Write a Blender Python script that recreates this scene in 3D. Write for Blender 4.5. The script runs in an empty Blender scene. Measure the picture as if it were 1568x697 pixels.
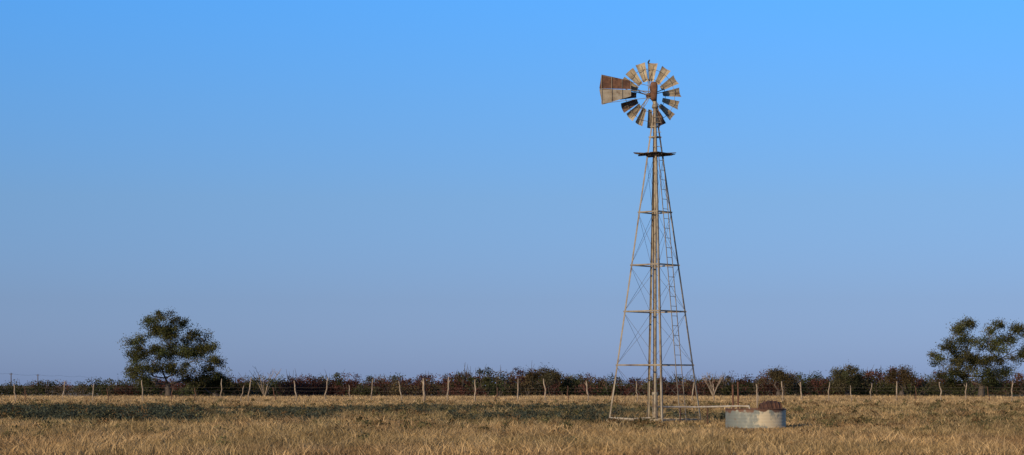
import bpy, math, random
import numpy as np
from mathutils import Vector
random.seed(7); rng=np.random.default_rng(11)
scene=bpy.context.scene
F=3306.0; HY=590.0; EYE=1.4
def smooth(t):
    t=np.clip(t,0,1); return t*t*(3-2*t)
def terr(x,y):
    return 0.16*smooth((np.asarray(y,float)-110)/130.0)+0.03*np.sin(np.asarray(x)*0.11+1.3)*np.sin(np.asarray(y)*0.07)*smooth((np.asarray(y,float)-95)/40)
LAT=rng.random((256,256))
def vnoise(x,y):
    x=np.asarray(x,float);y=np.asarray(y,float)
    xi=np.floor(x).astype(int);yi=np.floor(y).astype(int);fx=x-xi;fy=y-yi
    fx=fx*fx*(3-2*fx);fy=fy*fy*(3-2*fy)
    a=LAT[xi%256,yi%256];b=LAT[(xi+1)%256,yi%256];c=LAT[xi%256,(yi+1)%256];d=LAT[(xi+1)%256,(yi+1)%256]
    return (a*(1-fx)+b*fx)*(1-fy)+(c*(1-fx)+d*fx)*fy
def fbm(x,y):
    return 0.5*vnoise(x,y)+0.3*vnoise(x*2.1+17,y*2.1+5)+0.2*vnoise(x*4.3+31,y*4.3+9)

# ---------------- materials
def new_mat(name):
    m=bpy.data.materials.new(name); m.use_nodes=True
    nt=m.node_tree; nt.nodes.clear()
    return m,nt,nt.nodes,nt.links
def noise_mat(name,cols,scale=3.0,stretch=(1,1,1),rough=0.8,metal=0.0,bump=0.2,detail=6,pos=None):
    m,nt,N,L=new_mat(name)
    o=N.new('ShaderNodeOutputMaterial');p=N.new('ShaderNodeBsdfPrincipled')
    tc=N.new('ShaderNodeTexCoord');mp=N.new('ShaderNodeMapping');mp.inputs['Scale'].default_value=stretch
    nz=N.new('ShaderNodeTexNoise');nz.inputs['Scale'].default_value=scale;nz.inputs['Detail'].default_value=detail;nz.inputs['Roughness'].default_value=0.65
    cr=N.new('ShaderNodeValToRGB');el=cr.color_ramp.elements
    n=len(cols)
    pos=pos or [0.3+0.4*i/(n-1) for i in range(n)]
    el[0].position=pos[0];el[0].color=(*cols[0],1);el[1].position=pos[-1];el[1].color=(*cols[-1],1)
    for i in range(1,n-1):
        e=el.new(pos[i]);e.color=(*cols[i],1)
    L.new(tc.outputs['Object'],mp.inputs['Vector']);L.new(mp.outputs[0],nz.inputs['Vector']);L.new(nz.outputs[0],cr.inputs[0])
    L.new(cr.outputs[0],p.inputs['Base Color'])
    p.inputs['Roughness'].default_value=rough;p.inputs['Metallic'].default_value=metal
    if bump:
        b=N.new('ShaderNodeBump');b.inputs['Strength'].default_value=bump;b.inputs['Distance'].default_value=0.02
        L.new(nz.outputs[0],b.inputs['Height']);L.new(b.outputs[0],p.inputs['Normal'])
    L.new(p.outputs[0],o.inputs[0])
    return m
def leaf_mat(name,trans=0.25):
    m,nt,N,L=new_mat(name)
    o=N.new('ShaderNodeOutputMaterial');a=N.new('ShaderNodeAttribute');a.attribute_name='Col'
    d=N.new('ShaderNodeBsdfDiffuse');t=N.new('ShaderNodeBsdfTranslucent');mx=N.new('ShaderNodeMixShader');mx.inputs[0].default_value=trans
    L.new(a.outputs['Color'],d.inputs[0]);L.new(a.outputs['Color'],t.inputs[0])
    L.new(d.outputs[0],mx.inputs[1]);L.new(t.outputs[0],mx.inputs[2]);L.new(mx.outputs[0],o.inputs[0])
    return m
M_leaf=leaf_mat('foliage',0.2); M_grass=leaf_mat('dry_grass_blades',0.25)
M_galv=noise_mat('weathered_galvanised',[(0.08,0.045,0.025),(0.22,0.18,0.125),(0.33,0.29,0.215)],2.2,rough=0.6,metal=0.15,bump=0.1,pos=[0.3,0.46,0.7])
M_blade=noise_mat('blade_metal',[(0.09,0.05,0.03),(0.30,0.235,0.15),(0.45,0.39,0.27)],4.0,rough=0.6,metal=0.1,bump=0.1,pos=[0.30,0.45,0.66])
M_bladed=noise_mat('blade_rust_shade',[(0.03,0.018,0.012),(0.10,0.05,0.03),(0.2,0.13,0.08)],3.0,rough=0.8,bump=0.1)  # dark blades: rust, plus shade from their facing angle put into the colour
M_rust=noise_mat('rust',[(0.035,0.016,0.010),(0.10,0.045,0.024),(0.17,0.085,0.045)],5.0,rough=0.85,bump=0.3)
M_rustd=noise_mat('dark_rust',[(0.018,0.010,0.007),(0.055,0.024,0.014),(0.11,0.05,0.026)],5.0,rough=0.9,bump=0.3)
M_vanelow=noise_mat('vane_galvanised',[(0.12,0.07,0.04),(0.25,0.21,0.15),(0.36,0.32,0.25)],3.5,rough=0.6,metal=0.1,bump=0.1,pos=[0.33,0.45,0.7])
M_wooddark=noise_mat('platform_wood',[(0.03,0.02,0.013),(0.10,0.065,0.04)],6,stretch=(1,1,4),bump=0.3)
M_post=noise_mat('weathered_post_wood',[(0.10,0.075,0.05),(0.26,0.20,0.14),(0.40,0.33,0.24)],4,stretch=(3,3,0.6),bump=0.3)
M_bark=noise_mat('bark',[(0.03,0.022,0.016),(0.10,0.075,0.055)],4,stretch=(3,3,0.7),bump=0.4)
M_pipe=noise_mat('pipe_white',[(0.25,0.2,0.14),(0.5,0.46,0.38)],3,rough=0.6,bump=0.05)
M_wire=noise_mat('wire_steel',[(0.07,0.05,0.04),(0.16,0.14,0.12)],3,rough=0.6,metal=0.3,bump=0)
M_bird=noise_mat('bird_feathers',[(0.012,0.012,0.012),(0.03,0.028,0.026)],20,bump=0)

# ---------------- mesh builder
class MB:
    def __init__(s): s.v=[];s.f=[];s.m=[]
    def add(s,vs,fs,mi=0):
        b=len(s.v); s.v+= [tuple(v) for v in vs]; s.f+=[tuple(i+b for i in f) for f in fs]; s.m+=[mi]*len(fs)
    def path(s,pts,rads,n=8,mi=0,cap=True):
        pts=[Vector(p) for p in pts]; vs=[];fs=[]
        up=None
        for i,p in enumerate(pts):
            d=(pts[min(i+1,len(pts)-1)]-pts[max(i-1,0)])
            if d.length<1e-9: d=Vector((0,0,1))
            d.normalize()
            if up is None:
                a=Vector((0,0,1)) if abs(d.z)<0.9 else Vector((1,0,0))
                up=d.cross(a).normalized()
            else:
                up=(up-d*up.dot(d)).normalized()
            w=d.cross(up)
            for k in range(n):
                t=2*math.pi*k/n
                vs.append(p+(up*math.cos(t)+w*math.sin(t))*rads[i])
        for i in range(len(pts)-1):
            for k in range(n):
                k2=(k+1)%n
                fs.append((i*n+k,i*n+k2,(i+1)*n+k2,(i+1)*n+k))
        if cap:
            fs.append(tuple(range(n-1,-1,-1)));b=(len(pts)-1)*n;fs.append(tuple(b+k for k in range(n)))
        s.add(vs,fs,mi)
    def rod(s,a,b,r,n=6,mi=0,r2=None): s.path([a,b],[r,r2 if r2 else r],n,mi)
    def prism(s,a,b,prof,X,Y,mi=0):
        a=Vector(a);b=Vector(b);n=len(prof)
        vs=[a+X*u+Y*v for u,v in prof]+[b+X*u+Y*v for u,v in prof]
        fs=[(k,(k+1)%n,n+(k+1)%n,n+k) for k in range(n)]+[tuple(range(n-1,-1,-1)),tuple(range(n,2*n))]
        s.add(vs,fs,mi)
    def obj(s,name,mats,parent=None,loc=(0,0,0),smooth=False):
        me=bpy.data.meshes.new(name);me.from_pydata(s.v,[],s.f)
        for m in mats: me.materials.append(m)
        me.polygons.foreach_set('material_index',s.m)
        if smooth: me.polygons.foreach_set('use_smooth',[True]*len(s.f))
        me.update()
        o=bpy.data.objects.new(name,me);scene.collection.objects.link(o)
        o.location=loc
        if parent: o.parent=parent
        return o
def empty(name,loc):
    e=bpy.data.objects.new(name,None);e.location=loc;scene.collection.objects.link(e);return e
def fast_mesh(name,verts,faces_k,cols,mat,parent=None,origin=None):
    me=bpy.data.meshes.new(name)
    loops=np.concatenate([f.reshape(-1) for f in faces_k]).astype(np.int32)
    sizes=np.concatenate([np.full(len(f),f.shape[1]) for f in faces_k])
    starts=np.concatenate([[0],np.cumsum(sizes)[:-1]]).astype(np.int32)
    me.vertices.add(len(verts));me.vertices.foreach_set('co',verts.astype(np.float32).reshape(-1))
    me.loops.add(len(loops));me.loops.foreach_set('vertex_index',loops)
    me.polygons.add(len(sizes));me.polygons.foreach_set('loop_start',starts)
    me.update(calc_edges=True)
    at=me.attributes.new('Col','FLOAT_COLOR','POINT')
    c=np.ones((len(verts),4),np.float32);c[:,:3]=cols
    at.data.foreach_set('color',c.reshape(-1))
    me.materials.append(mat)
    o=bpy.data.objects.new(name,me);scene.collection.objects.link(o)
    if parent:o.parent=parent
    return o
def leaves(centers,sizes,cols,aspect=0.55):
    n=len(centers)
    a=rng.normal(size=(n,3));a/=np.linalg.norm(a,axis=1)[:,None]
    b=rng.normal(size=(n,3));b-=a*(a*b).sum(1)[:,None];b/=np.linalg.norm(b,axis=1)[:,None]
    h=sizes[:,None]*0.5
    v=np.stack([centers-a*h,centers-b*h*aspect,centers+a*h,centers+b*h*aspect],1).reshape(-1,3)
    f=np.arange(4*n).reshape(n,4)
    return v,f,np.repeat(cols,4,axis=0)

# ---------------- ground
def axis_lines(a,b,step,far,sgn_both=True):
    core=list(np.arange(a,b+0.01,step)); hi=[];d=step
    v=b
    while v<far: d*=1.35; v+=d; hi.append(v)
    lo=[];d=step;v=a
    if sgn_both:
        while v>-far: d*=1.35; v-=d; lo.append(v)
    return np.array(lo[::-1]+core+hi)
xs=axis_lines(-90,90,3.0,5000);ys=axis_lines(-20,280,3.0,6000)
X,Y=np.meshgrid(xs,ys);Z=terr(X,Y)+0.02*(fbm(X*0.3+50,Y*0.3+50)-0.5)
gv=np.stack([X,Y,Z],-1).reshape(-1,3)
nx=len(xs);ii,jj=np.meshgrid(np.arange(nx-1),np.arange(len(ys)-1));q=(jj*nx+ii).reshape(-1)
gf=np.stack([q,q+1,q+nx+1,q+nx],1)
m,nt,N,L=new_mat('dry_field_ground')
o=N.new('ShaderNodeOutputMaterial');p=N.new('ShaderNodeBsdfPrincipled');p.inputs['Roughness'].default_value=1
tc=N.new('ShaderNodeTexCoord')
n1=N.new('ShaderNodeTexNoise');n1.inputs['Scale'].default_value=0.12;n1.inputs['Detail'].default_value=8
n2=N.new('ShaderNodeTexNoise');n2.inputs['Scale'].default_value=3.0;n2.inputs['Detail'].default_value=8
c1=N.new('ShaderNodeValToRGB');c1.color_ramp.elements[0].position=0.35;c1.color_ramp.elements[0].color=(0.13,0.10,0.05,1);c1.color_ramp.elements[1].position=0.62;c1.color_ramp.elements[1].color=(0.25,0.175,0.085,1)
c2=N.new('ShaderNodeValToRGB');c2.color_ramp.elements[0].position=0.3;c2.color_ramp.elements[0].color=(0.45,0.45,0.42,1);c2.color_ramp.elements[1].position=0.7;c2.color_ramp.elements[1].color=(1.2,1.15,1.1,1)
mx=N.new('ShaderNodeMix');mx.data_type='RGBA';mx.blend_type='MULTIPLY';mx.inputs[0].default_value=1
L.new(tc.outputs['Object'],n1.inputs[0]);L.new(tc.outputs['Object'],n2.inputs[0]);L.new(n1.outputs[0],c1.inputs[0]);L.new(n2.outputs[0],c2.inputs[0])
L.new(c1.outputs[0],mx.inputs[6]);L.new(c2.outputs[0],mx.inputs[7]);L.new(mx.outputs[2],p.inputs['Base Color']);L.new(p.outputs[0],o.inputs[0])
g=fast_mesh('ground',gv,[gf],np.ones((len(gv),3)),m)

# ---------------- grass
def weedmask(x,D):
    n=fbm(x*0.13+3,D*0.045+8)
    belt=smooth((D-74)/10)*(1-smooth((D-120)/22))
    side=1-smooth((x-5)/8)
    return belt*side*smooth((n-0.32)/0.22)
def make_grass():
    n=82000
    u=rng.random(n)
    D0,D1=40.,228.
    D=D0*(D1/D0)**(u**1.0)
    half=0.26*D+6
    x=(rng.random(n)*2-1)*half
    pn=fbm(x*0.35,D*0.18)
    pn2=fbm(x*1.4+40,D*0.9+12)
    pn3=fbm(x*0.16+11,D*0.10+61)
    h=(0.08+0.15*pn+0.14*rng.random(n)**3)
    h*=0.65+0.6*smooth((pn2-.35)/.3)
    tr=np.exp(-(((x-7.0)/4.5)**2+((D-70)/10)**2))
    h*=1-0.6*tr
    wm=weedmask(x,D)
    k=11
    cx=np.repeat(x,k);cD=np.repeat(D,k);ch=np.repeat(h,k)*(0.5+0.7*rng.random(n*k))
    spread=np.repeat(0.12+0.0021*D,k)
    ang=rng.random(n*k)*2*np.pi; rr=np.abs(rng.normal(size=n*k))*spread
    bx=cx+np.cos(ang)*rr;by=cD+np.sin(ang)*rr
    bz=terr(bx,by)-0.02
    lean=rng.random(n*k)*2*np.pi; la=ch*(0.2+1.0*rng.random(n*k))
    w=(0.004+0.00010*cD)*(0.7+0.7*rng.random(n*k))
    wa=rng.random(n*k)*np.pi
    wx=np.cos(wa)*w;wy=np.sin(wa)*w
    mxp=bx+np.cos(lean)*la*0.35;myp=by+np.sin(lean)*la*0.35;mz=bz+ch*0.6
    tx=bx+np.cos(lean)*la;ty=by+np.sin(lean)*la;tz=bz+ch
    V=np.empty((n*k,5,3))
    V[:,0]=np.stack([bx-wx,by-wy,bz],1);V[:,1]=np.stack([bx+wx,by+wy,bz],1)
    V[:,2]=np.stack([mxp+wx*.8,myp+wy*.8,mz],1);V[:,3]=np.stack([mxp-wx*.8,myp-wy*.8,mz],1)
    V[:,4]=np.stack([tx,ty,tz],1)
    idx=np.arange(n*k)[:,None]*5
    f4=idx+np.array([0,1,2,3]);f3=idx+np.array([3,2,4])
    straw=np.array([0.40,0.275,0.13]);pale=np.array([0.54,0.41,0.235]);olive=np.array([0.15,0.135,0.06]);brown=np.array([0.22,0.14,0.068])
    a=smooth((pn-0.35)/0.3)[:,None];b=smooth((pn2-0.45)/0.25)[:,None]
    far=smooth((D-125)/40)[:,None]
    col=brown*(1-a)+straw*a
    ol=(1-far)*smooth((fbm(x*0.5+90,D*0.25+70)-0.40)/0.2)[:,None]*smooth((D-52)/22)[:,None]
    ol=np.maximum(ol,0.6*smooth((pn3-.5)/.15)[:,None]*(1-.5*far))
    col=col*(1-0.8*ol)+olive*0.8*ol
    col=col*(1-0.40*b)+pale*0.40*b
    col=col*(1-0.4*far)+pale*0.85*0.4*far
    wk=np.array([0.085,0.085,0.05]);col=col*(1-wm[:,None]*0.7)+wk*wm[:,None]*0.7
    col=col*(0.5+1.0*rng.random((n,1)))*np.array([1.0,.96,.92])
    cb=np.repeat(col,k,0)*(0.65+0.7*rng.random((n*k,1)))
    C=np.repeat(cb[:,None,:],5,1)
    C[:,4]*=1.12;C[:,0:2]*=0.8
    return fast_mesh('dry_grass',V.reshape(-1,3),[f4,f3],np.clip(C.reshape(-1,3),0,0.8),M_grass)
make_grass()

# low weeds
def make_weeds():
    vs=[];cs=[];ss=[]
    cnt=0;tries=0
    while cnt<3000 and tries<90000:
        tries+=1
        D=random.uniform(46,165);x=random.uniform(-0.26*D-6,0.26*D+6)
        if abs(x-7.3)<2.6 and 62<D<82: continue
        wmk=float(weedmask(np.array(x),np.array(D)))
        px=784+x*F/D
        big = px<300 and 78<D<106
        pr=(0.06 if D>60 else 0.02)+wmk*(0.62 if big else 0.34)
        if random.random()>pr: continue
        cnt+=1
        r=random.uniform(0.2,0.6)*(1.25 if big else 0.75);h=random.uniform(0.22,0.5)*(1.15 if big else 0.68)
        if D<62: r*=.6;h*=.7
        nl=int(150*(1.5 if big else 0.75))
        q=rng.normal(size=(nl,3));q/=np.linalg.norm(q,axis=1)[:,None];q*=(rng.random((nl,1))**0.4)
        q[:,2]=np.abs(q[:,2])
        q*=np.array([r,r,h])*(0.8+0.45*rng.random((nl,1)))
        q+=np.array([x,D,float(terr(x,D))])
        vs.append(q);c=np.array([0.050,0.058,0.042]) if wmk>0.2 and random.random()<.8 else random.choice([np.array([0.12,0.10,0.045]),np.array([0.15,0.095,0.045]),np.array([0.09,0.085,0.04])])
        c=c*random.uniform(0.6,1.5)
        cs.append(c*(0.6+0.8*rng.random((nl,1))));ss.append(0.04+0.05*rng.random(nl)+0.0003*D)
    v,f,c=leaves(np.concatenate(vs),np.concatenate(ss),np.concatenate(cs))
    fast_mesh('low_weeds',v,[f],c,M_leaf)
make_weeds()

# ---------------- brush line
prof=[(-500,588),(0,589),(20,588),(60,584),(100,582),(150,584),(185,585),(215,581),(300,576),(325,572),(340,568),(352,572),(400,575),(450,577),(500,575),(560,577),(590,576),(612,571),(650,575),(700,569),(760,568),(830,566),(862,569),(920,576),(950,574),(1000,574),(1060,575),(1100,571),(1150,576),(1190,565),(1230,574),(1270,569),(1290,560),(1325,572),(1380,564),(1420,574),(1500,574),(1568,571),(1700,572),(2100,574)]
ppx=[a for a,b in prof];ppy=[b for a,b in prof]
def make_brush():
    vs=[];cs=[];ss=[];tw=MB()
    for row,(Da,Db,step) in enumerate([(226,240,1.4),(244,262,1.5),(270,300,2.0),(330,420,3.0)]):
        pxv=-420.
        while pxv<2000:
            D=random.uniform(Da,Db)
            s=D/F
            pxv+=step*random.uniform(0.5,1.2)/s*1.0
            top=np.interp(pxv,ppx,ppy)-1
            if row<2 and pxv<170: 
                if row==0 or random.random()<0.5: continue
            x=(pxv-784)*s;z0=float(terr(x,D))
            H=(EYE+(HY-top)*s-z0)*random.choice([0.7,0.8,0.88,0.94,1.0,1.07,1.2])
            if row==0: H*=random.uniform(0.45,0.92)
            H=max(H,1.0)
            w=random.uniform(0.9,2.1)
            nl=int((460 if row<2 else 300)*(H/2.3)*w/1.5)
            nlobe=random.randint(5,9)
            kind=fbm(np.array(x*0.05+row*0.7),np.array(D*0.02))
            t=random.random()
            red= (0.54<kind) and t<0.65 or t<0.12
            if red: base=np.array([0.072,0.032,0.025])
            elif t<0.55: base=np.array([0.032,0.040,0.018])
            elif t<0.82: base=np.array([0.055,0.058,0.026])
            else: base=np.array([0.085,0.066,0.035])
            base=base*random.uniform(0.65,1.45)
            for j in range(nlobe):
                m_=nl//nlobe
                cz=H*random.uniform(0.25,0.82);cxo=random.uniform(-w,w)*0.65;cyo=random.uniform(-w,w)*0.5
                rr=min(random.uniform(0.4,0.8),H-cz+0.05)
                q=rng.normal(size=(m_,3));q/=np.linalg.norm(q,axis=1)[:,None];q*=rng.random((m_,1))**0.4
                q*=np.array([rr*1.25,rr*1.1,rr])*(0.8+0.45*rng.random((m_,1)))
                q+=np.array([x+cxo,D+cyo,z0+cz])
                q[:,2]=np.maximum(q[:,2],z0+0.02)
                vs.append(q);cs.append(base*random.uniform(0.55,1.45)*(0.6+0.8*rng.random((m_,1))))
                ss.append(0.10+0.14*rng.random(m_))
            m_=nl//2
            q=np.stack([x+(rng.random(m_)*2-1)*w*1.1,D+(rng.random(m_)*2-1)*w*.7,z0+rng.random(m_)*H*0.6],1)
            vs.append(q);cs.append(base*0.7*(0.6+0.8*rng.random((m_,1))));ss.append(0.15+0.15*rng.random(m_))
            if row<2:
                for j in range(random.randint(3,7)):
                    a=Vector((x+random.uniform(-.3,.3),D,z0));b=a+Vector((random.uniform(-w,w)*.8,random.uniform(-.5,.5),H*random.uniform(.7,1.15)))
                    mid=(a+b)/2+Vector((random.uniform(-.2,.2),0,.15))
                    tw.path([a,mid,b],[0.05,0.035,0.01],4)
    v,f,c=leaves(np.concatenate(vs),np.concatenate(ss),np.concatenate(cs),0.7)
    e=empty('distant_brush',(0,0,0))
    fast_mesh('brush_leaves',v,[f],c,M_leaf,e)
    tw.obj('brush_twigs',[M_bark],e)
make_brush()
def bare(name,px,py,D,h):
    b=MB();s=D/F;x=(px-784)*s;z0=float(terr(x,D))
    H=EYE+(HY-py)*s-z0
    for i in range(12):
        a=Vector((0,0,0));ang=random.uniform(-.6,.6)
        L_=H*random.uniform(.7,1.0)
        m1=a+Vector((math.sin(ang)*L_*.45,random.uniform(-.4,.4),L_*.5));e=m1+Vector((math.sin(ang*1.4)*L_*.5,random.uniform(-.4,.4),L_*.5))
        b.path([a,m1,e],[.035,.025,.01],4)
        for j in range(3):
            t=random.uniform(.2,.9);c=m1.lerp(e,t);b.path([c,c+Vector((random.uniform(-.5,.5),random.uniform(-.3,.3),random.uniform(.2,.6)))],[.015,.007],4)
    b.obj(name,[M_post],loc=(x,D,z0))
bare('bare_shrub',405,561,224,0);bare('bare_shrub.001',1092,570,226,0)

# ---------------- trees
def make_tree(name,trunk,D,lobes,fork_py,density=1.0,base_col=(0.050,0.058,0.027),infill=None):
    s=D/F;bx=(trunk[0]-784)*s;z0=float(terr(bx,D))
    e=empty(name,(bx,D,z0))
    def loc(px,py,dy): return Vector(((px-trunk[0])*s,dy,EYE+(HY-py)*s-z0))
    fork=loc(trunk[0]+random.uniform(-2,2),fork_py,0)
    B=MB()
    B.path([(0,0,-.1),(0.05,0,fork.z*.35),(fork.x*.7-.04,0,fork.z*.7),fork],[.42,.32,.29,.26],10)
    nodes=[(fork,.2)]
    lv=[]
    lobes=sorted(lobes,key=lambda l:(l[0]-trunk[0])**2+(l[1]-fork_py)**2)
    for i,(px,py,rx,ry) in enumerate(lobes):
        dy=random.uniform(-2.3,2.3)
        c=loc(px,py,dy)
        def cost(nd):
            d=c-nd[0]; return d.length+ (2.0 if d.z<0.0 else 0) + (1.2 if nd[0].z<.1 else 0)
        p0,r0=min(nodes,key=cost)
        r0=min(r0,.13)*.85;r0=max(r0,.04)
        ctrl=p0.lerp(c,.4)+Vector((random.uniform(-.35,.35),random.uniform(-.3,.3),random.uniform(-.15,.45)))
        c2=p0.lerp(c,.75)+Vector((random.uniform(-.35,.35),random.uniform(-.3,.3),random.uniform(-.1,.35)))
        B.path([p0,ctrl,c2,c],[r0,r0*.85,r0*.65,r0*.35],6)
        nodes+= [(ctrl,r0*.85),(c2,r0*.65),(c,r0*.35)]
        lv.append((c,rx*s,ry*s,1.0))
    if infill:
        cx_,cy_,ax_,ay_=infill
        lv.append((loc(cx_,cy_,0),ax_*s,ay_*s,.17))
    cen=[];col=[];siz=[]
    for c,rx,ry,dn in lv:
        nc=max(6,int(density*rx*ry*12*dn))
        for i in range(nc):
            q=Vector((random.gauss(0,1),random.gauss(0,1),random.gauss(0,1))).normalized()*random.random()**.4
            cc=c+Vector((q.x*rx*1.15,q.y*rx*(1.1 if dn==1 else .6),q.z*ry*1.15))
            lp,_=min(nodes,key=lambda l:(l[0]-cc).length)
            mid=lp.lerp(cc,.5)+Vector((random.uniform(-.15,.15),random.uniform(-.15,.15),random.uniform(-.05,.2)))
            B.path([lp,mid,cc],[.028,.02,.008],4)
            r=random.uniform(.35,.9);n=int(225*r/.5)
            d=Vector((random.gauss(0,1),random.gauss(0,1),random.gauss(0,.6)+.1)).normalized()
            t=rng.normal(size=(n,1))
            qq=rng.normal(size=(n,3))*np.array([r*.44,r*.44,r*.34])+np.array(d)*t*r*.35
            qq+=np.array(cc)
            cen.append(qq);k=random.uniform(.55,1.7)
            col.append(np.array(base_col)*k*(0.6+.8*rng.random((n,1)))*np.array([random.uniform(.95,1.3),1,random.uniform(.75,1.05)]))
            siz.append(.08+.12*rng.random(n))
    v,f,c=leaves(np.concatenate(cen),np.concatenate(siz),np.concatenate(col),.5)
    fast_mesh('crown_leaves',v,[f],c,M_leaf,e)
    B.obj('trunk_and_limbs',[M_bark],e,smooth=True)
make_tree('mesquite_tree',(257,607),218,[(252,487,20,9),(234,495,14,9),(278,494,14,8),(210,519,15,8),(240,513,20,10),(268,512,18,10),(303,514,19,8),(322,530,11,7),(205,545,17,10),(232,540,20,12),(262,538,24,13),(295,543,22,12),(332,552,14,7),(318,560,15,8),(198,570,11,9),(224,568,18,11),(250,562,18,10),(282,566,18,10),(312,572,16,8),(218,584,12,6),(292,582,14,6)],588,1.0,infill=(262,543,60,38))
make_tree('mesquite_tree.001',(1502,611),212,[(1490,495,18,7),(1470,506,13,8),(1520,501,14,7),(1458,530,15,9),(1482,524,16,10),(1510,525,18,10),(1541,517,12,7),(1439,551,13,9),(1466,552,18,11),(1494,547,20,11),(1524,550,18,11),(1550,545,14,9),(1444,572,14,8),(1480,573,16,9),(1512,573,18,9),(1543,570,13,8),(1558,505,8,7),(1580,508,16,12),(1590,535,20,12),(1462,588,12,6),(1528,588,12,6)],590,1.0,infill=(1500,545,60,40))
make_tree('scrub_bush',(331,608),222,[(322,590,14,8),(340,588,14,9),(332,580,12,6),(352,594,10,7),(308,595,11,6)],602,1.6,(0.034,0.040,0.018))
make_tree('scrub_bush.001',(1297,607),228,[(1285,575,12,7),(1300,569,13,6),(1312,580,12,8),(1290,590,14,8)],600,1.0,(0.05,0.052,0.028))
make_tree('scrub_bush.002',(1380,607),228,[(1370,579,12,7),(1386,572,12,6),(1392,586,12,8)],600,1.0,(0.06,0.05,0.03))
make_tree('scrub_bush.003',(1192,607),230,[(1186,576,9,6),(1197,571,9,5),(1203,582,10,7)],600,1.0,(0.05,0.045,0.028))
make_tree('scrub_bush.004',(836,607),232,[(820,576,12,6),(838,571,12,5),(850,580,12,7)],600,1.0,(0.045,0.042,0.024))

# ---------------- fence
posts=[(23,588),(39,592),(97,583),(142,588),(166,594),(219,582),(262,592),(300,594),(339,580),(370,590),(381,578),(421,593),(453,583),(499,578),(535,590),(569,580),(614,584),(649,579),(686,577),(728,581),(760,593),(793,580),(836,580),(869,591),(900,583),(938,592),(975,584),(1060,586),(1094,588),(1160,588),(1199,584),(1227,585),(1268,585),(1303,590),(1332,587),(1373,584),(1403,592),(1442,585),(1478,587),(1514,592),(1549,583)]
for i in range(8): posts.append((1549+38*(i+1)+random.uniform(-6,6),random.uniform(581,592)));posts.append((23-38*(i+1)+random.uniform(-6,6),random.uniform(581,592)))
posts.sort()
fe=empty('barbed_wire_fence',(0,165,0))
fp=MB();fw=MB();prev=None
for px,py in posts:
    D=165+random.uniform(-.4,.4);s=D/F;x=(px-784)*s;z0=float(terr(x,D));top=EYE+(HY-py)*s
    thick=random.uniform(.038,.060) if py<589 else .035
    if px in(649,):thick=.09
    lx=random.uniform(-.2,.2);kx=random.uniform(-.1,.1);h=top-z0
    y=D-165
    fp.path([(x,y,z0-.1),(x+kx,y,z0+h*.3),(x-kx*.4+lx*.3,y,z0+h*.55),(x+kx*.4+lx*.7,y,z0+h*.8),(x+lx,y,top)],[thick*1.15,thick,thick*1.0,thick*.85,thick*.6],8,0 if py<591 else 1)
    if random.random()<.4 and py<590:
        a=Vector((x+lx*.6,y,z0+h*.75));fp.path([a,a+Vector((random.choice([-1,1])*.16,0,.28))],[thick*.6,thick*.35],6)
    cur=[Vector((x+kx,y-.06,z0+z)) for z in(.3,.6,.9,1.15)]
    if prev:
        for a,b in zip(prev,cur):
            mid=(a+b)/2-Vector((0,0,.03));fw.path([a,mid,b],[.006]*3,4)
    prev=cur
fp.obj('posts',[M_post,M_rust],fe,smooth=True);fw.obj('wires',[M_wire],fe)

# ---------------- utility poles
upp=[]
for i,(px,py,D) in enumerate([(17,571,640),(58,573,700)]):
    s=D/F;x=(px-784)*s;z0=float(terr(x,D));top=EYE+(HY-py)*s
    b=MB();h=top-z0
    b.path([(0,0,-.2),(0,0,h)],[.17,.12],8)
    b.prism((-.45,-.14,h-.45),(.45,-.14,h-.45),[(-.05,-.05),(.05,-.05),(.05,.05),(-.05,.05)],Vector((0,1,0)),Vector((0,0,1)))
    for xx in(-.4,.4): b.path([(xx,-.14,h-.38),(xx,-.14,h-.2)],[.05,.04],6)
    b.obj('utility_pole' if i==0 else 'utility_pole.001',[M_wooddark],loc=(x,D,z0));upp.append(Vector((x,D-.14,top-.2)))
b=MB()
a,c=upp;d=c-a
pts=[a-d*2,a,c,c+d,c+d*2,c+d*3]
for i in range(len(pts)-1):
    seg=[]
    for k in range(7):
        t=k/6;pnt=pts[i].lerp(pts[i+1],t);pnt.z=a.z-1.2*4*t*(1-t)*.3 ;seg.append(pnt)
    b.path(seg,[.02]*7,4)
b.obj('power_line',[M_wire])

# ---------------- windmill
D=80.0;S=D/F
WX=(1003-784)*S
wm=empty('farm_windmill',(WX,D,0))
def lx(px): return (px-1003)*S
def lz(py): return EYE+(HY-py)*S
APEX=lz(165)
def rad(z): return .05+(APEX-z)*.1455
dl=math.radians(5)
def leg(k,z): 
    a=dl+k*math.pi/2;r=rad(z);return Vector((math.cos(a)*r,math.sin(a)*r,z))
b=MB()
t_=.008;w_=.065
for k in range(4):
    a=dl+k*math.pi/2
    d1=Vector((math.cos(a+math.pi*.75),math.sin(a+math.pi*.75),0));d2=Vector((math.cos(a-math.pi*.75),math.sin(a-math.pi*.75),0))
    b.prism(leg(k,-.15),leg(k,APEX+.1),[(0,0),(w_,0),(w_,t_),(t_,t_),(t_,w_),(0,w_)],d1,d2)
b.obj('legs',[M_galv],wm)
b=MB();br=MB()
levels=[lz(643),lz(560),lz(478),lz(407),lz(326),lz(236)-.08,lz(211),lz(195)]
for li,z in enumerate(levels):
    for k in range(4):
        A=leg(k,z);C=leg(k+1,z);dirv=(C-A).normalized();out=Vector((dirv.y,-dirv.x,0))
        A=A+out*.006;C=C+out*.006
        b.prism(A-dirv*.03,C+dirv*.03,[(0,0),(.006,0),(.006,.045),(0,.045)],out,Vector((0,0,1)))
        b.prism(A-dirv*.03,C+dirv*.03,[(-.04,-.006),(.006,-.006),(.006,-.001),(-.04,-.001)],out,Vector((0,0,1)))
b.obj('girts',[M_galv],wm)
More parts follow.
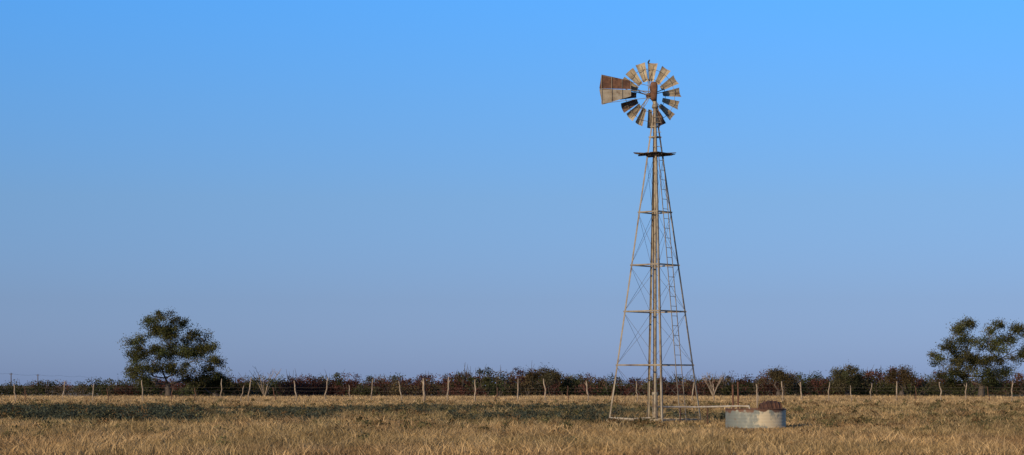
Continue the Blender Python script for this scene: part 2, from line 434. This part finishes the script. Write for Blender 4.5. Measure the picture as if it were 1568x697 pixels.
for i in range(5):
    z0,z1=levels[i],levels[i+1]
    for k in range(4):
        for (p,q) in((k,k+1),(k+1,k)):
            br.rod(leg(p,z0+.03),leg(q,z1-.03),.0055,5)
br.obj('cross_braces',[M_wire],wm)
b=MB()
def facemid(z):
    return (leg(3,z)+leg(4,z))/2
fd=(leg(4,1)-leg(3,1)).normalized();fo=Vector((fd.y,-fd.x,0))
hw=.19
zt=levels[5]
for sg in(-1,1):
    A=facemid(.05)+fd*hw*sg+fo*.05;C=facemid(zt)+fd*hw*.75*sg+fo*.05
    b.prism(A,C,[(-.016,-.008),(.016,-.008),(.016,.008),(-.016,.008)],fd,fo)
z=.35
while z<zt-.1:
    t=z/zt;h_=hw*(1-.25*t);c=facemid(z)+fo*.05
    b.rod(c-fd*h_,c+fd*h_,.010,6);z+=.36
for zz in(lz(225),lz(203),lz(188),lz(180)):
    b.rod((-.1,-.12,zz),(.22,-.12,zz),.012,6)
b.obj('ladder',[M_galv],wm)
# platform
b=MB();zp=lz(236)
pa=dl+math.pi/4;U=Vector((math.cos(pa),math.sin(pa),0));V=Vector((-math.sin(pa),math.cos(pa),0))
half=.54
for i in range(9):
    c=-half+.12*i+.06
    if abs(c)<.08: rngs=[(-half,-.2),(.2,half)]
    else: rngs=[(-half-random.uniform(0,.05),half+random.uniform(0,.05))]
    for (s0,s1) in rngs:
        t=random.uniform(-.012,.012)
        b.prism(U*s0+V*c+Vector((0,0,zp+t)),U*s1+V*c+Vector((0,0,zp-t)),[(-.052,-.013),(.052,-.013),(.052,.013),(-.052,.013)],V,Vector((0,0,1)))
for c in(-.3,.3):
    b.prism(U*c-V*half+Vector((0,0,zp-.045)),U*c+V*half+Vector((0,0,zp-.045)),[(-.025,-.025),(.025,-.025),(.025,.025),(-.025,.025)],U,Vector((0,0,1)))
b.prism((-.80,-.05,zp+.045),(-.3,.0,zp+.03),[(-.06,-.01),(.06,-.01),(.06,.01),(-.06,.01)],Vector((0,1,0)),Vector((0,0,1)))
b.prism((.3,.0,zp+.03),(.78,.05,zp+.05),[(-.06,-.01),(.06,-.01),(.06,.01),(-.06,.01)],Vector((0,1,0)),Vector((0,0,1)))
b.obj('platform',[M_wooddark],wm)
# pump pipe + rod
b=MB()
b.path([(0,0,-.1),(0,0,1.1),(0,0,1.12),(0,0,APEX-.4)],[.095,.095,.062,.062],12)
b.path([(0,0,1.05),(0,0,1.15)],[.12,.12],12)
b.path([(0,0,.0),(0,0,.12)],[.16,.16],12)
b.obj('pump_pipe',[M_galv],wm,smooth=False)
b=MB();b.path([(-.06,-.07,.4),(-.06,-.05,APEX-.2)],[.016,.016],6);b.obj('sucker_rod',[M_wooddark],wm)
b=MB();b.path([(0,0,APEX-.7),(0,0,APEX+.1),(-.02,0,lz(150))],[.07,.075,.085],12)
b.path([(0,0,APEX-.02),(0,0,APEX+.12)],[.12,.10],12)
b.obj('mast_pipe',[M_galv],wm,smooth=True)
# gearbox
gx=lx(1001);gz=lz(139)
b=MB()
prof2=[(-.28,.08),(-.25,.12),(-.12,.13),(.02,.14),(.15,.145),(.25,.13),(.30,.10),(.325,.05),(.33,.0)]
vs=[];fs=[];n=20
for zz,r in prof2:
    for k in range(n):
        a=2*math.pi*k/n;c_,s_=math.cos(a),math.sin(a);e_=.55
        vs.append((gx+math.copysign(abs(c_)**e_,c_)*r,math.copysign(abs(s_)**e_,s_)*r*1.25,gz+zz))
for i in range(len(prof2)-1):
    for k in range(n): fs.append((i*n+k,i*n+(k+1)%n,(i+1)*n+(k+1)%n,(i+1)*n+k))
fs.append(tuple(range(n-1,-1,-1)))
b.add(vs,fs)
b.path([(gx,-.1,gz-.36),(gx,-.1,gz-.2)],[.11,.12],12)
b.obj('gearbox_hood',[M_rust],wm,smooth=True)
# wheel
yaw=math.radians(17)
A_=Vector((-math.sin(yaw),math.cos(yaw),0));T0=Vector((math.cos(yaw),math.sin(yaw),0));Z_=Vector((0,0,1))
Wc=Vector((gx,0,lz(144)))+A_*.42
R=50.5*S
wh=empty('wheel',tuple(Wc));wh.parent=wm
def rdir(th): return T0*math.cos(th)+Z_*math.sin(th)
def tdir(th): return -T0*math.sin(th)+Z_*math.cos(th)
angs=[84,57,31,7,-17,-42,-66,-90,-113,-134,-155,-179,156,133,108]
dark={-66:1,-155:1,-179:1,7:0}
b=MB()
for ai,ad in enumerate(angs):
    th=math.radians(ad);u=rdir(th);t=tdir(th);p=math.radians(20+random.uniform(-9,9))
    wv=t*math.cos(p)+A_*math.sin(p);nv=u.cross(wv).normalized()
    r0=R*.43;r1=R*random.uniform(.96,1.01);w0=.09;w1=random.uniform(.18,.195)
    nu,nw=4,6;vs=[]
    for side in(0,1):
        for i in range(nu+1):
            f=i/nu;r=r0+(r1-r0)*f;w=w0+(w1-w0)*f
            for j in range(nw+1):
                g_=j/nw*2-1
                vs.append(u*r+wv*(w*g_)+nv*(.05*(g_*g_-.5)*(.6+f))+nv*(.002*side))
    fs=[];m_=(nu+1)*(nw+1)
    for side in(0,1):
        for i in range(nu):
            for j in range(nw):
                a0=side*m_+i*(nw+1)+j;q=(a0,a0+1,a0+nw+2,a0+nw+1);fs.append(q if side else q[::-1])
    b.add(vs,fs,1 if dark.get(ad) else 0)
b.obj('blades',[M_blade,M_bladed],wh,smooth=True)
b=MB()
for rr,off in((.5,.03),(.80,.04)):
    n=60;pts=[rdir(2*math.pi*k/n)*R*rr+A_*(-off) for k in range(n)]
    for k in range(n): b.rod(pts[k],pts[(k+1)%n],.010,5)
for k in range(5):
    for dd in(-.09,.09):
        th=math.radians(20+72*k)
        b.rod(rdir(th+dd*2)*.07-A_*.14,rdir(th+dd)*R*.5-A_*.03,.013,6)
        b.rod(rdir(th+dd*2)*.07+A_*.14,rdir(th-dd)*R*.80-A_*.04,.011,6)
for ad in angs:
    th=math.radians(ad);b.rod(rdir(th)*R*.48-A_*.02,rdir(th)*R*.95-A_*.03,.008,5)
b.obj('rims_and_spokes',[M_galv],wh)
b=MB();b.path([-A_*.40,-A_*.16,-A_*.15,A_*.15,A_*.16,A_*.2],[.05,.05,.10,.10,.05,.04],14);b.obj('hub',[M_rust],wh,smooth=False)
# vane
b=MB()
def vp(x,z):
    return Vector((x,-.22-(-x)*.12,z))
vzt,vzb,vzm=lz(117),lz(163),lz(139)
xl,xr=lx(919),lx(966)
def sheet(pts,mi):
    n=len(pts);vs=[vp(*p) for p in pts]+[vp(*p)+Vector((0,.004,0)) for p in pts]
    fs=[tuple(range(n)),tuple(range(2*n-1,n-1,-1))]+[(k,n+k,n+(k+1)%n,(k+1)%n) for k in range(n)]
    b.add(vs,fs,mi)
sheet([(xl+.03,vzt),(xl-.05,vzm+.02),(xr,vzm+.012),(xr,lz(126))],0)
sheet([(xl-.05,vzm-.02),(xl+.06,vzb),(xr,lz(149)),(xr,vzm-.012)],1)
b.obj('tail_vane',[M_rust,M_vanelow],wm)
b=MB()
off=Vector((0,-.02,0))
b.rod(vp(xl-.03,vzm)+off,Vector((gx-.05,-.12,lz(141))),.018,8)
b.rod(vp(xl+.06,vzt-.05)+off,Vector((gx-.08,-.14,lz(133))),.010,6)
b.rod(vp(xl+.08,vzb+.05)+off,Vector((gx-.08,-.14,lz(150))),.010,6)
for f in(.03,.36,.7,.98):
    x=xl+(xr-xl)*f;zt_=vzt+(lz(126)-vzt)*f;zb_=vzb+(lz(149)-vzb)*f
    b.rod(vp(x,zt_-.01)+off*1.3,vp(x,zb_+.01)+off*1.3,.011,6)
b.obj('tail_frame',[M_galv],wm)
b=MB();b.path([leg(2,.2)+Vector((0,-.08,0)),(-.9,-.3,.16),(-.1,-.2,.2)],[.025]*3,8);b.path([leg(2,-.1),leg(2,.12)],[.1,.08],10)
b.obj('ground_pipe',[M_pipe],wm)

# bird
me=bpy.data.meshes.new('perched_bird')
bv=[(.0,0,.10),(-.035,0,.055),(-.07,0,.0),(.02,0,.145),(.028,0,.175),(.062,0,.172)]
me.from_pydata(bv,[(0,1),(1,2),(0,3),(3,4),(4,5)],[])
bo=bpy.data.objects.new('perched_bird',me);scene.collection.objects.link(bo)
md=bo.modifiers.new('skin','SKIN')
for i,r in enumerate([(.045,.045),(.035,.03),(.018,.008),(.028,.028),(.028,.028),(.005,.005)]): me.skin_vertices[0].data[i].radius=r
bo.modifiers.new('sub','SUBSURF').levels=2;bo.modifiers['sub'].render_levels=2
me.materials.append(M_bird)
bo.scale=(.75,.75,.75)
bo.location=(WX+Wc.x-.03,D+Wc.y,Wc.z+R-.03)

# ---------------- tank
DT=70.5;ST=DT/F
TX=(1157-784)*ST;TR=46*ST;TH=EYE+(HY-627)*ST
tk=empty('stock_tank',(TX,DT,0))
m,nt,N,L=new_mat('tank_metal')
o=N.new('ShaderNodeOutputMaterial');p=N.new('ShaderNodeBsdfPrincipled');p.inputs['Roughness'].default_value=.7;p.inputs['Metallic'].default_value=.0
tc=N.new('ShaderNodeTexCoord');mp=N.new('ShaderNodeMapping');mp.inputs['Scale'].default_value=(1.6,1.6,1.1)
nz=N.new('ShaderNodeTexNoise');nz.inputs['Scale'].default_value=1.9;nz.inputs['Detail'].default_value=9;nz.inputs['Roughness'].default_value=.7
cr=N.new('ShaderNodeValToRGB');cr.color_ramp.elements[0].position=.40;cr.color_ramp.elements[0].color=(.14,.155,.14,1);cr.color_ramp.elements[1].position=.58;cr.color_ramp.elements[1].color=(.50,.42,.28,1)
e1=cr.color_ramp.elements.new(.50);e1.color=(.22,.225,.185,1)
sp=N.new('ShaderNodeSeparateXYZ');ma=N.new('ShaderNodeMath');ma.operation='MULTIPLY_ADD';ma.inputs[1].default_value=.13
L.new(tc.outputs['Object'],mp.inputs[0]);L.new(mp.outputs[0],nz.inputs[0]);L.new(tc.outputs['Object'],sp.inputs[0]);L.new(sp.outputs[0],ma.inputs[0]);L.new(nz.outputs[0],ma.inputs[2])
L.new(ma.outputs[0],cr.inputs[0])
nr=N.new('ShaderNodeTexNoise');nr.inputs['Scale'].default_value=5;nr.inputs['Detail'].default_value=8
cz=N.new('ShaderNodeMapRange');cz.inputs[1].default_value=TH-.12;cz.inputs[2].default_value=TH+.03
ad=N.new('ShaderNodeMath');ad.operation='MULTIPLY_ADD';ad.inputs[1].default_value=.40;L.new(sp.outputs[2],cz.inputs[0]);L.new(cz.outputs[0],ad.inputs[0]);L.new(nr.outputs[0],ad.inputs[2]);L.new(tc.outputs['Object'],nr.inputs[0])
rr_=N.new('ShaderNodeMapRange');rr_.inputs[1].default_value=.64;rr_.inputs[2].default_value=.76;L.new(ad.outputs[0],rr_.inputs[0])
mx=N.new('ShaderNodeMix');mx.data_type='RGBA';mx.inputs[7].default_value=(.12,.06,.035,1);L.new(rr_.outputs[0],mx.inputs[0]);L.new(cr.outputs[0],mx.inputs[6])
L.new(mx.outputs[2],p.inputs['Base Color']);L.new(p.outputs[0],o.inputs[0]);M_tank=m
b=MB();n=96
prf=[]
for i in range(25):
    z=-.05+(TH+.05)*i/24;prf.append((TR+.004*math.sin(z*2*math.pi/.105),z))
prf+= [(TR+.018,TH),(TR+.024,TH+.015),(TR+.01,TH+.025),(TR-.015,TH+.015),(TR-.015,0.05)]
vs=[];fs=[]
for r,z in prf:
    for k in range(n):
        a=2*math.pi*k/n;rk=r*(1+.006*math.sin(a*3+1)+.004*math.sin(a*7))
        vs.append((math.cos(a)*rk,math.sin(a)*rk,z+(.008*math.sin(a*5)if z>TH-.05 else 0)))
for i in range(len(prf)-1):
    for k in range(n): fs.append((i*n+k,i*n+(k+1)%n,(i+1)*n+(k+1)%n,(i+1)*n+k))
b.add(vs,fs);b.obj('tank_wall',[M_tank],tk,smooth=True)
b=MB();b.add([(math.cos(2*math.pi*k/n)*(TR-.02),math.sin(2*math.pi*k/n)*(TR-.02),.45) for k in range(n)],[tuple(range(n))])
m,nt,N,L=new_mat('tank_water');o=N.new('ShaderNodeOutputMaterial');p=N.new('ShaderNodeBsdfPrincipled');p.inputs['Base Color'].default_value=(.02,.03,.02,1);p.inputs['Roughness'].default_value=.05;L.new(p.outputs[0],o.inputs[0])
b.obj('water',[m],tk)
# rusty drum lying in the tank
b=MB();k_=1.10;segs=[(-.40,.0),(-.37,.06),(-.37,.22),(-.40,.24),(-.37,.28),(-.33,.255)]
for xx in(-.22,-.07,.08,.23): segs+=[(xx-.03,.262),(xx,.292),(xx+.03,.262)]
segs+=[(.33,.255),(.37,.28),(.40,.24),(.37,.22),(.37,.06),(.40,0)]
vs=[];fs=[];n=32
for x,r in segs:
    rs=r*k_*(1-.25*(abs(x)/.4)**2.5)
    for k in range(n):
        a=2*math.pi*k/n;vs.append((x*.88,math.cos(a)*rs,math.sin(a)*rs))
for i in range(len(segs)-1):
    for k in range(n): fs.append((i*n+k,i*n+(k+1)%n,(i+1)*n+(k+1)%n,(i+1)*n+k))
b.add(vs,fs);dr=b.obj('rusty_drum',[M_rustd],loc=((1181-784)*DT/F,DT+.25,TH-.02));dr.rotation_euler=(0,math.radians(-3),math.radians(14))
# pipe to tank
b=MB();y0=79.9
pz=EYE+(HY-623)*S
a=Vector((WX+.12,y0,pz));c=Vector((TX-TR*.55,DT+TR*.55,TH+.10));c2=c+Vector((.35,-.3,.0))
b.path([a,a.lerp(c,.5)-Vector((0,0,.02)),c,c2,c2+Vector((.03,-.02,-.12))],[.032]*5,10)
for t in(.3,.65):
    q=a.lerp(c,t);b.path([(q.x,q.y,-.1),(q.x,q.y,q.z-.03)],[.022,.022],8,1)
b.obj('water_pipe',[M_pipe,M_rustd],smooth=True)
def spost(name,px,pyt,D,r,mat):
    s=D/F;x=(px-784)*s;top=EYE+(HY-pyt)*s
    b=MB();b.path([(0,0,-.1),(.01,0,top*.5),(.0,0,top)],[r,r,r*.95],10);b.path([(0,0,top),(0,0,top+.02)],[r*1.2,r*1.1],10)
    b.obj(name,[mat],loc=(x,D,0))
spost('rusted_steel_post',1122,590,77,.04,M_rust);spost('rusted_steel_post.001',1130,586,78,.035,M_rust)
spost('wooden_post',1159,598,76,.025,M_post)

# ---------------- camera, sun, sky
cam=bpy.data.cameras.new('camera');co=bpy.data.objects.new('camera',cam);scene.collection.objects.link(co)
co.location=(0,0,EYE);co.rotation_euler=(math.radians(90),0,0)
cam.sensor_width=36;cam.lens=36*F/1568;cam.shift_y=(HY-348.5)/1568;cam.clip_end=12000;cam.clip_start=.5
scene.camera=co
el=math.radians(15);az=math.radians(180+34)
Sd=Vector((math.sin(az)*math.cos(el),math.cos(az)*math.cos(el),math.sin(el)))
sl=bpy.data.lights.new('sun','SUN');sl.energy=4.5;sl.angle=math.radians(.5);sl.color=(1,.78,.52)
so=bpy.data.objects.new('sun',sl);scene.collection.objects.link(so);so.rotation_euler=(-Sd).to_track_quat('-Z','Y').to_euler();so.location=(-30,-30,40)
w=bpy.data.worlds.new('World');scene.world=w;w.use_nodes=True
nt=w.node_tree;N=nt.nodes;L=nt.links;N.clear()
o=N.new('ShaderNodeOutputWorld');bg=N.new('ShaderNodeBackground');bg.inputs[1].default_value=.1
sk=N.new('ShaderNodeTexSky');sk.sky_type='NISHITA';sk.sun_disc=False;sk.sun_elevation=el;sk.sun_rotation=az
sk.air_density=1.0;sk.dust_density=.3;sk.ozone_density=2.5
# clear-air colour balance by elevation (bluer than the model's default horizon haze)
tc=N.new('ShaderNodeTexCoord');sp=N.new('ShaderNodeSeparateXYZ');mr=N.new('ShaderNodeMapRange');mr.inputs[1].default_value=0;mr.inputs[2].default_value=.5
cr=N.new('ShaderNodeValToRGB');E=cr.color_ramp.elements
stops=[(0,(.36,.54,1.42)),(.0393,(.40,.54,1.13)),(.0853,(.47,.66,1.12)),(.13,(.46,.80,1.34)),(.1755,(.43,.95,1.62)),(.5,(.5,.85,1.25))]
E[0].position=0;E[1].position=1
for i,(z,c) in enumerate(stops):
    c=tuple(v*.5 for v in c)+(1,)
    if i==0: E[0].color=c
    elif i==len(stops)-1: E[len(E)-1].color=c
    else:
        e=E.new(z/.5);e.color=c
vm=N.new('ShaderNodeVectorMath');vm.operation='MULTIPLY';vs_=N.new('ShaderNodeVectorMath');vs_.operation='SCALE';vs_.inputs['Scale'].default_value=2
L.new(tc.outputs['Generated'],sp.inputs[0]);L.new(sp.outputs[2],mr.inputs[0]);L.new(mr.outputs[0],cr.inputs[0])
L.new(sk.outputs[0],vm.inputs[0]);L.new(cr.outputs[0],vm.inputs[1]);L.new(vm.outputs[0],vs_.inputs[0])
L.new(vs_.outputs[0],bg.inputs[0]);L.new(bg.outputs[0],o.inputs[0])
scene.view_settings.view_transform='Standard';scene.view_settings.look='None';scene.view_settings.exposure=0
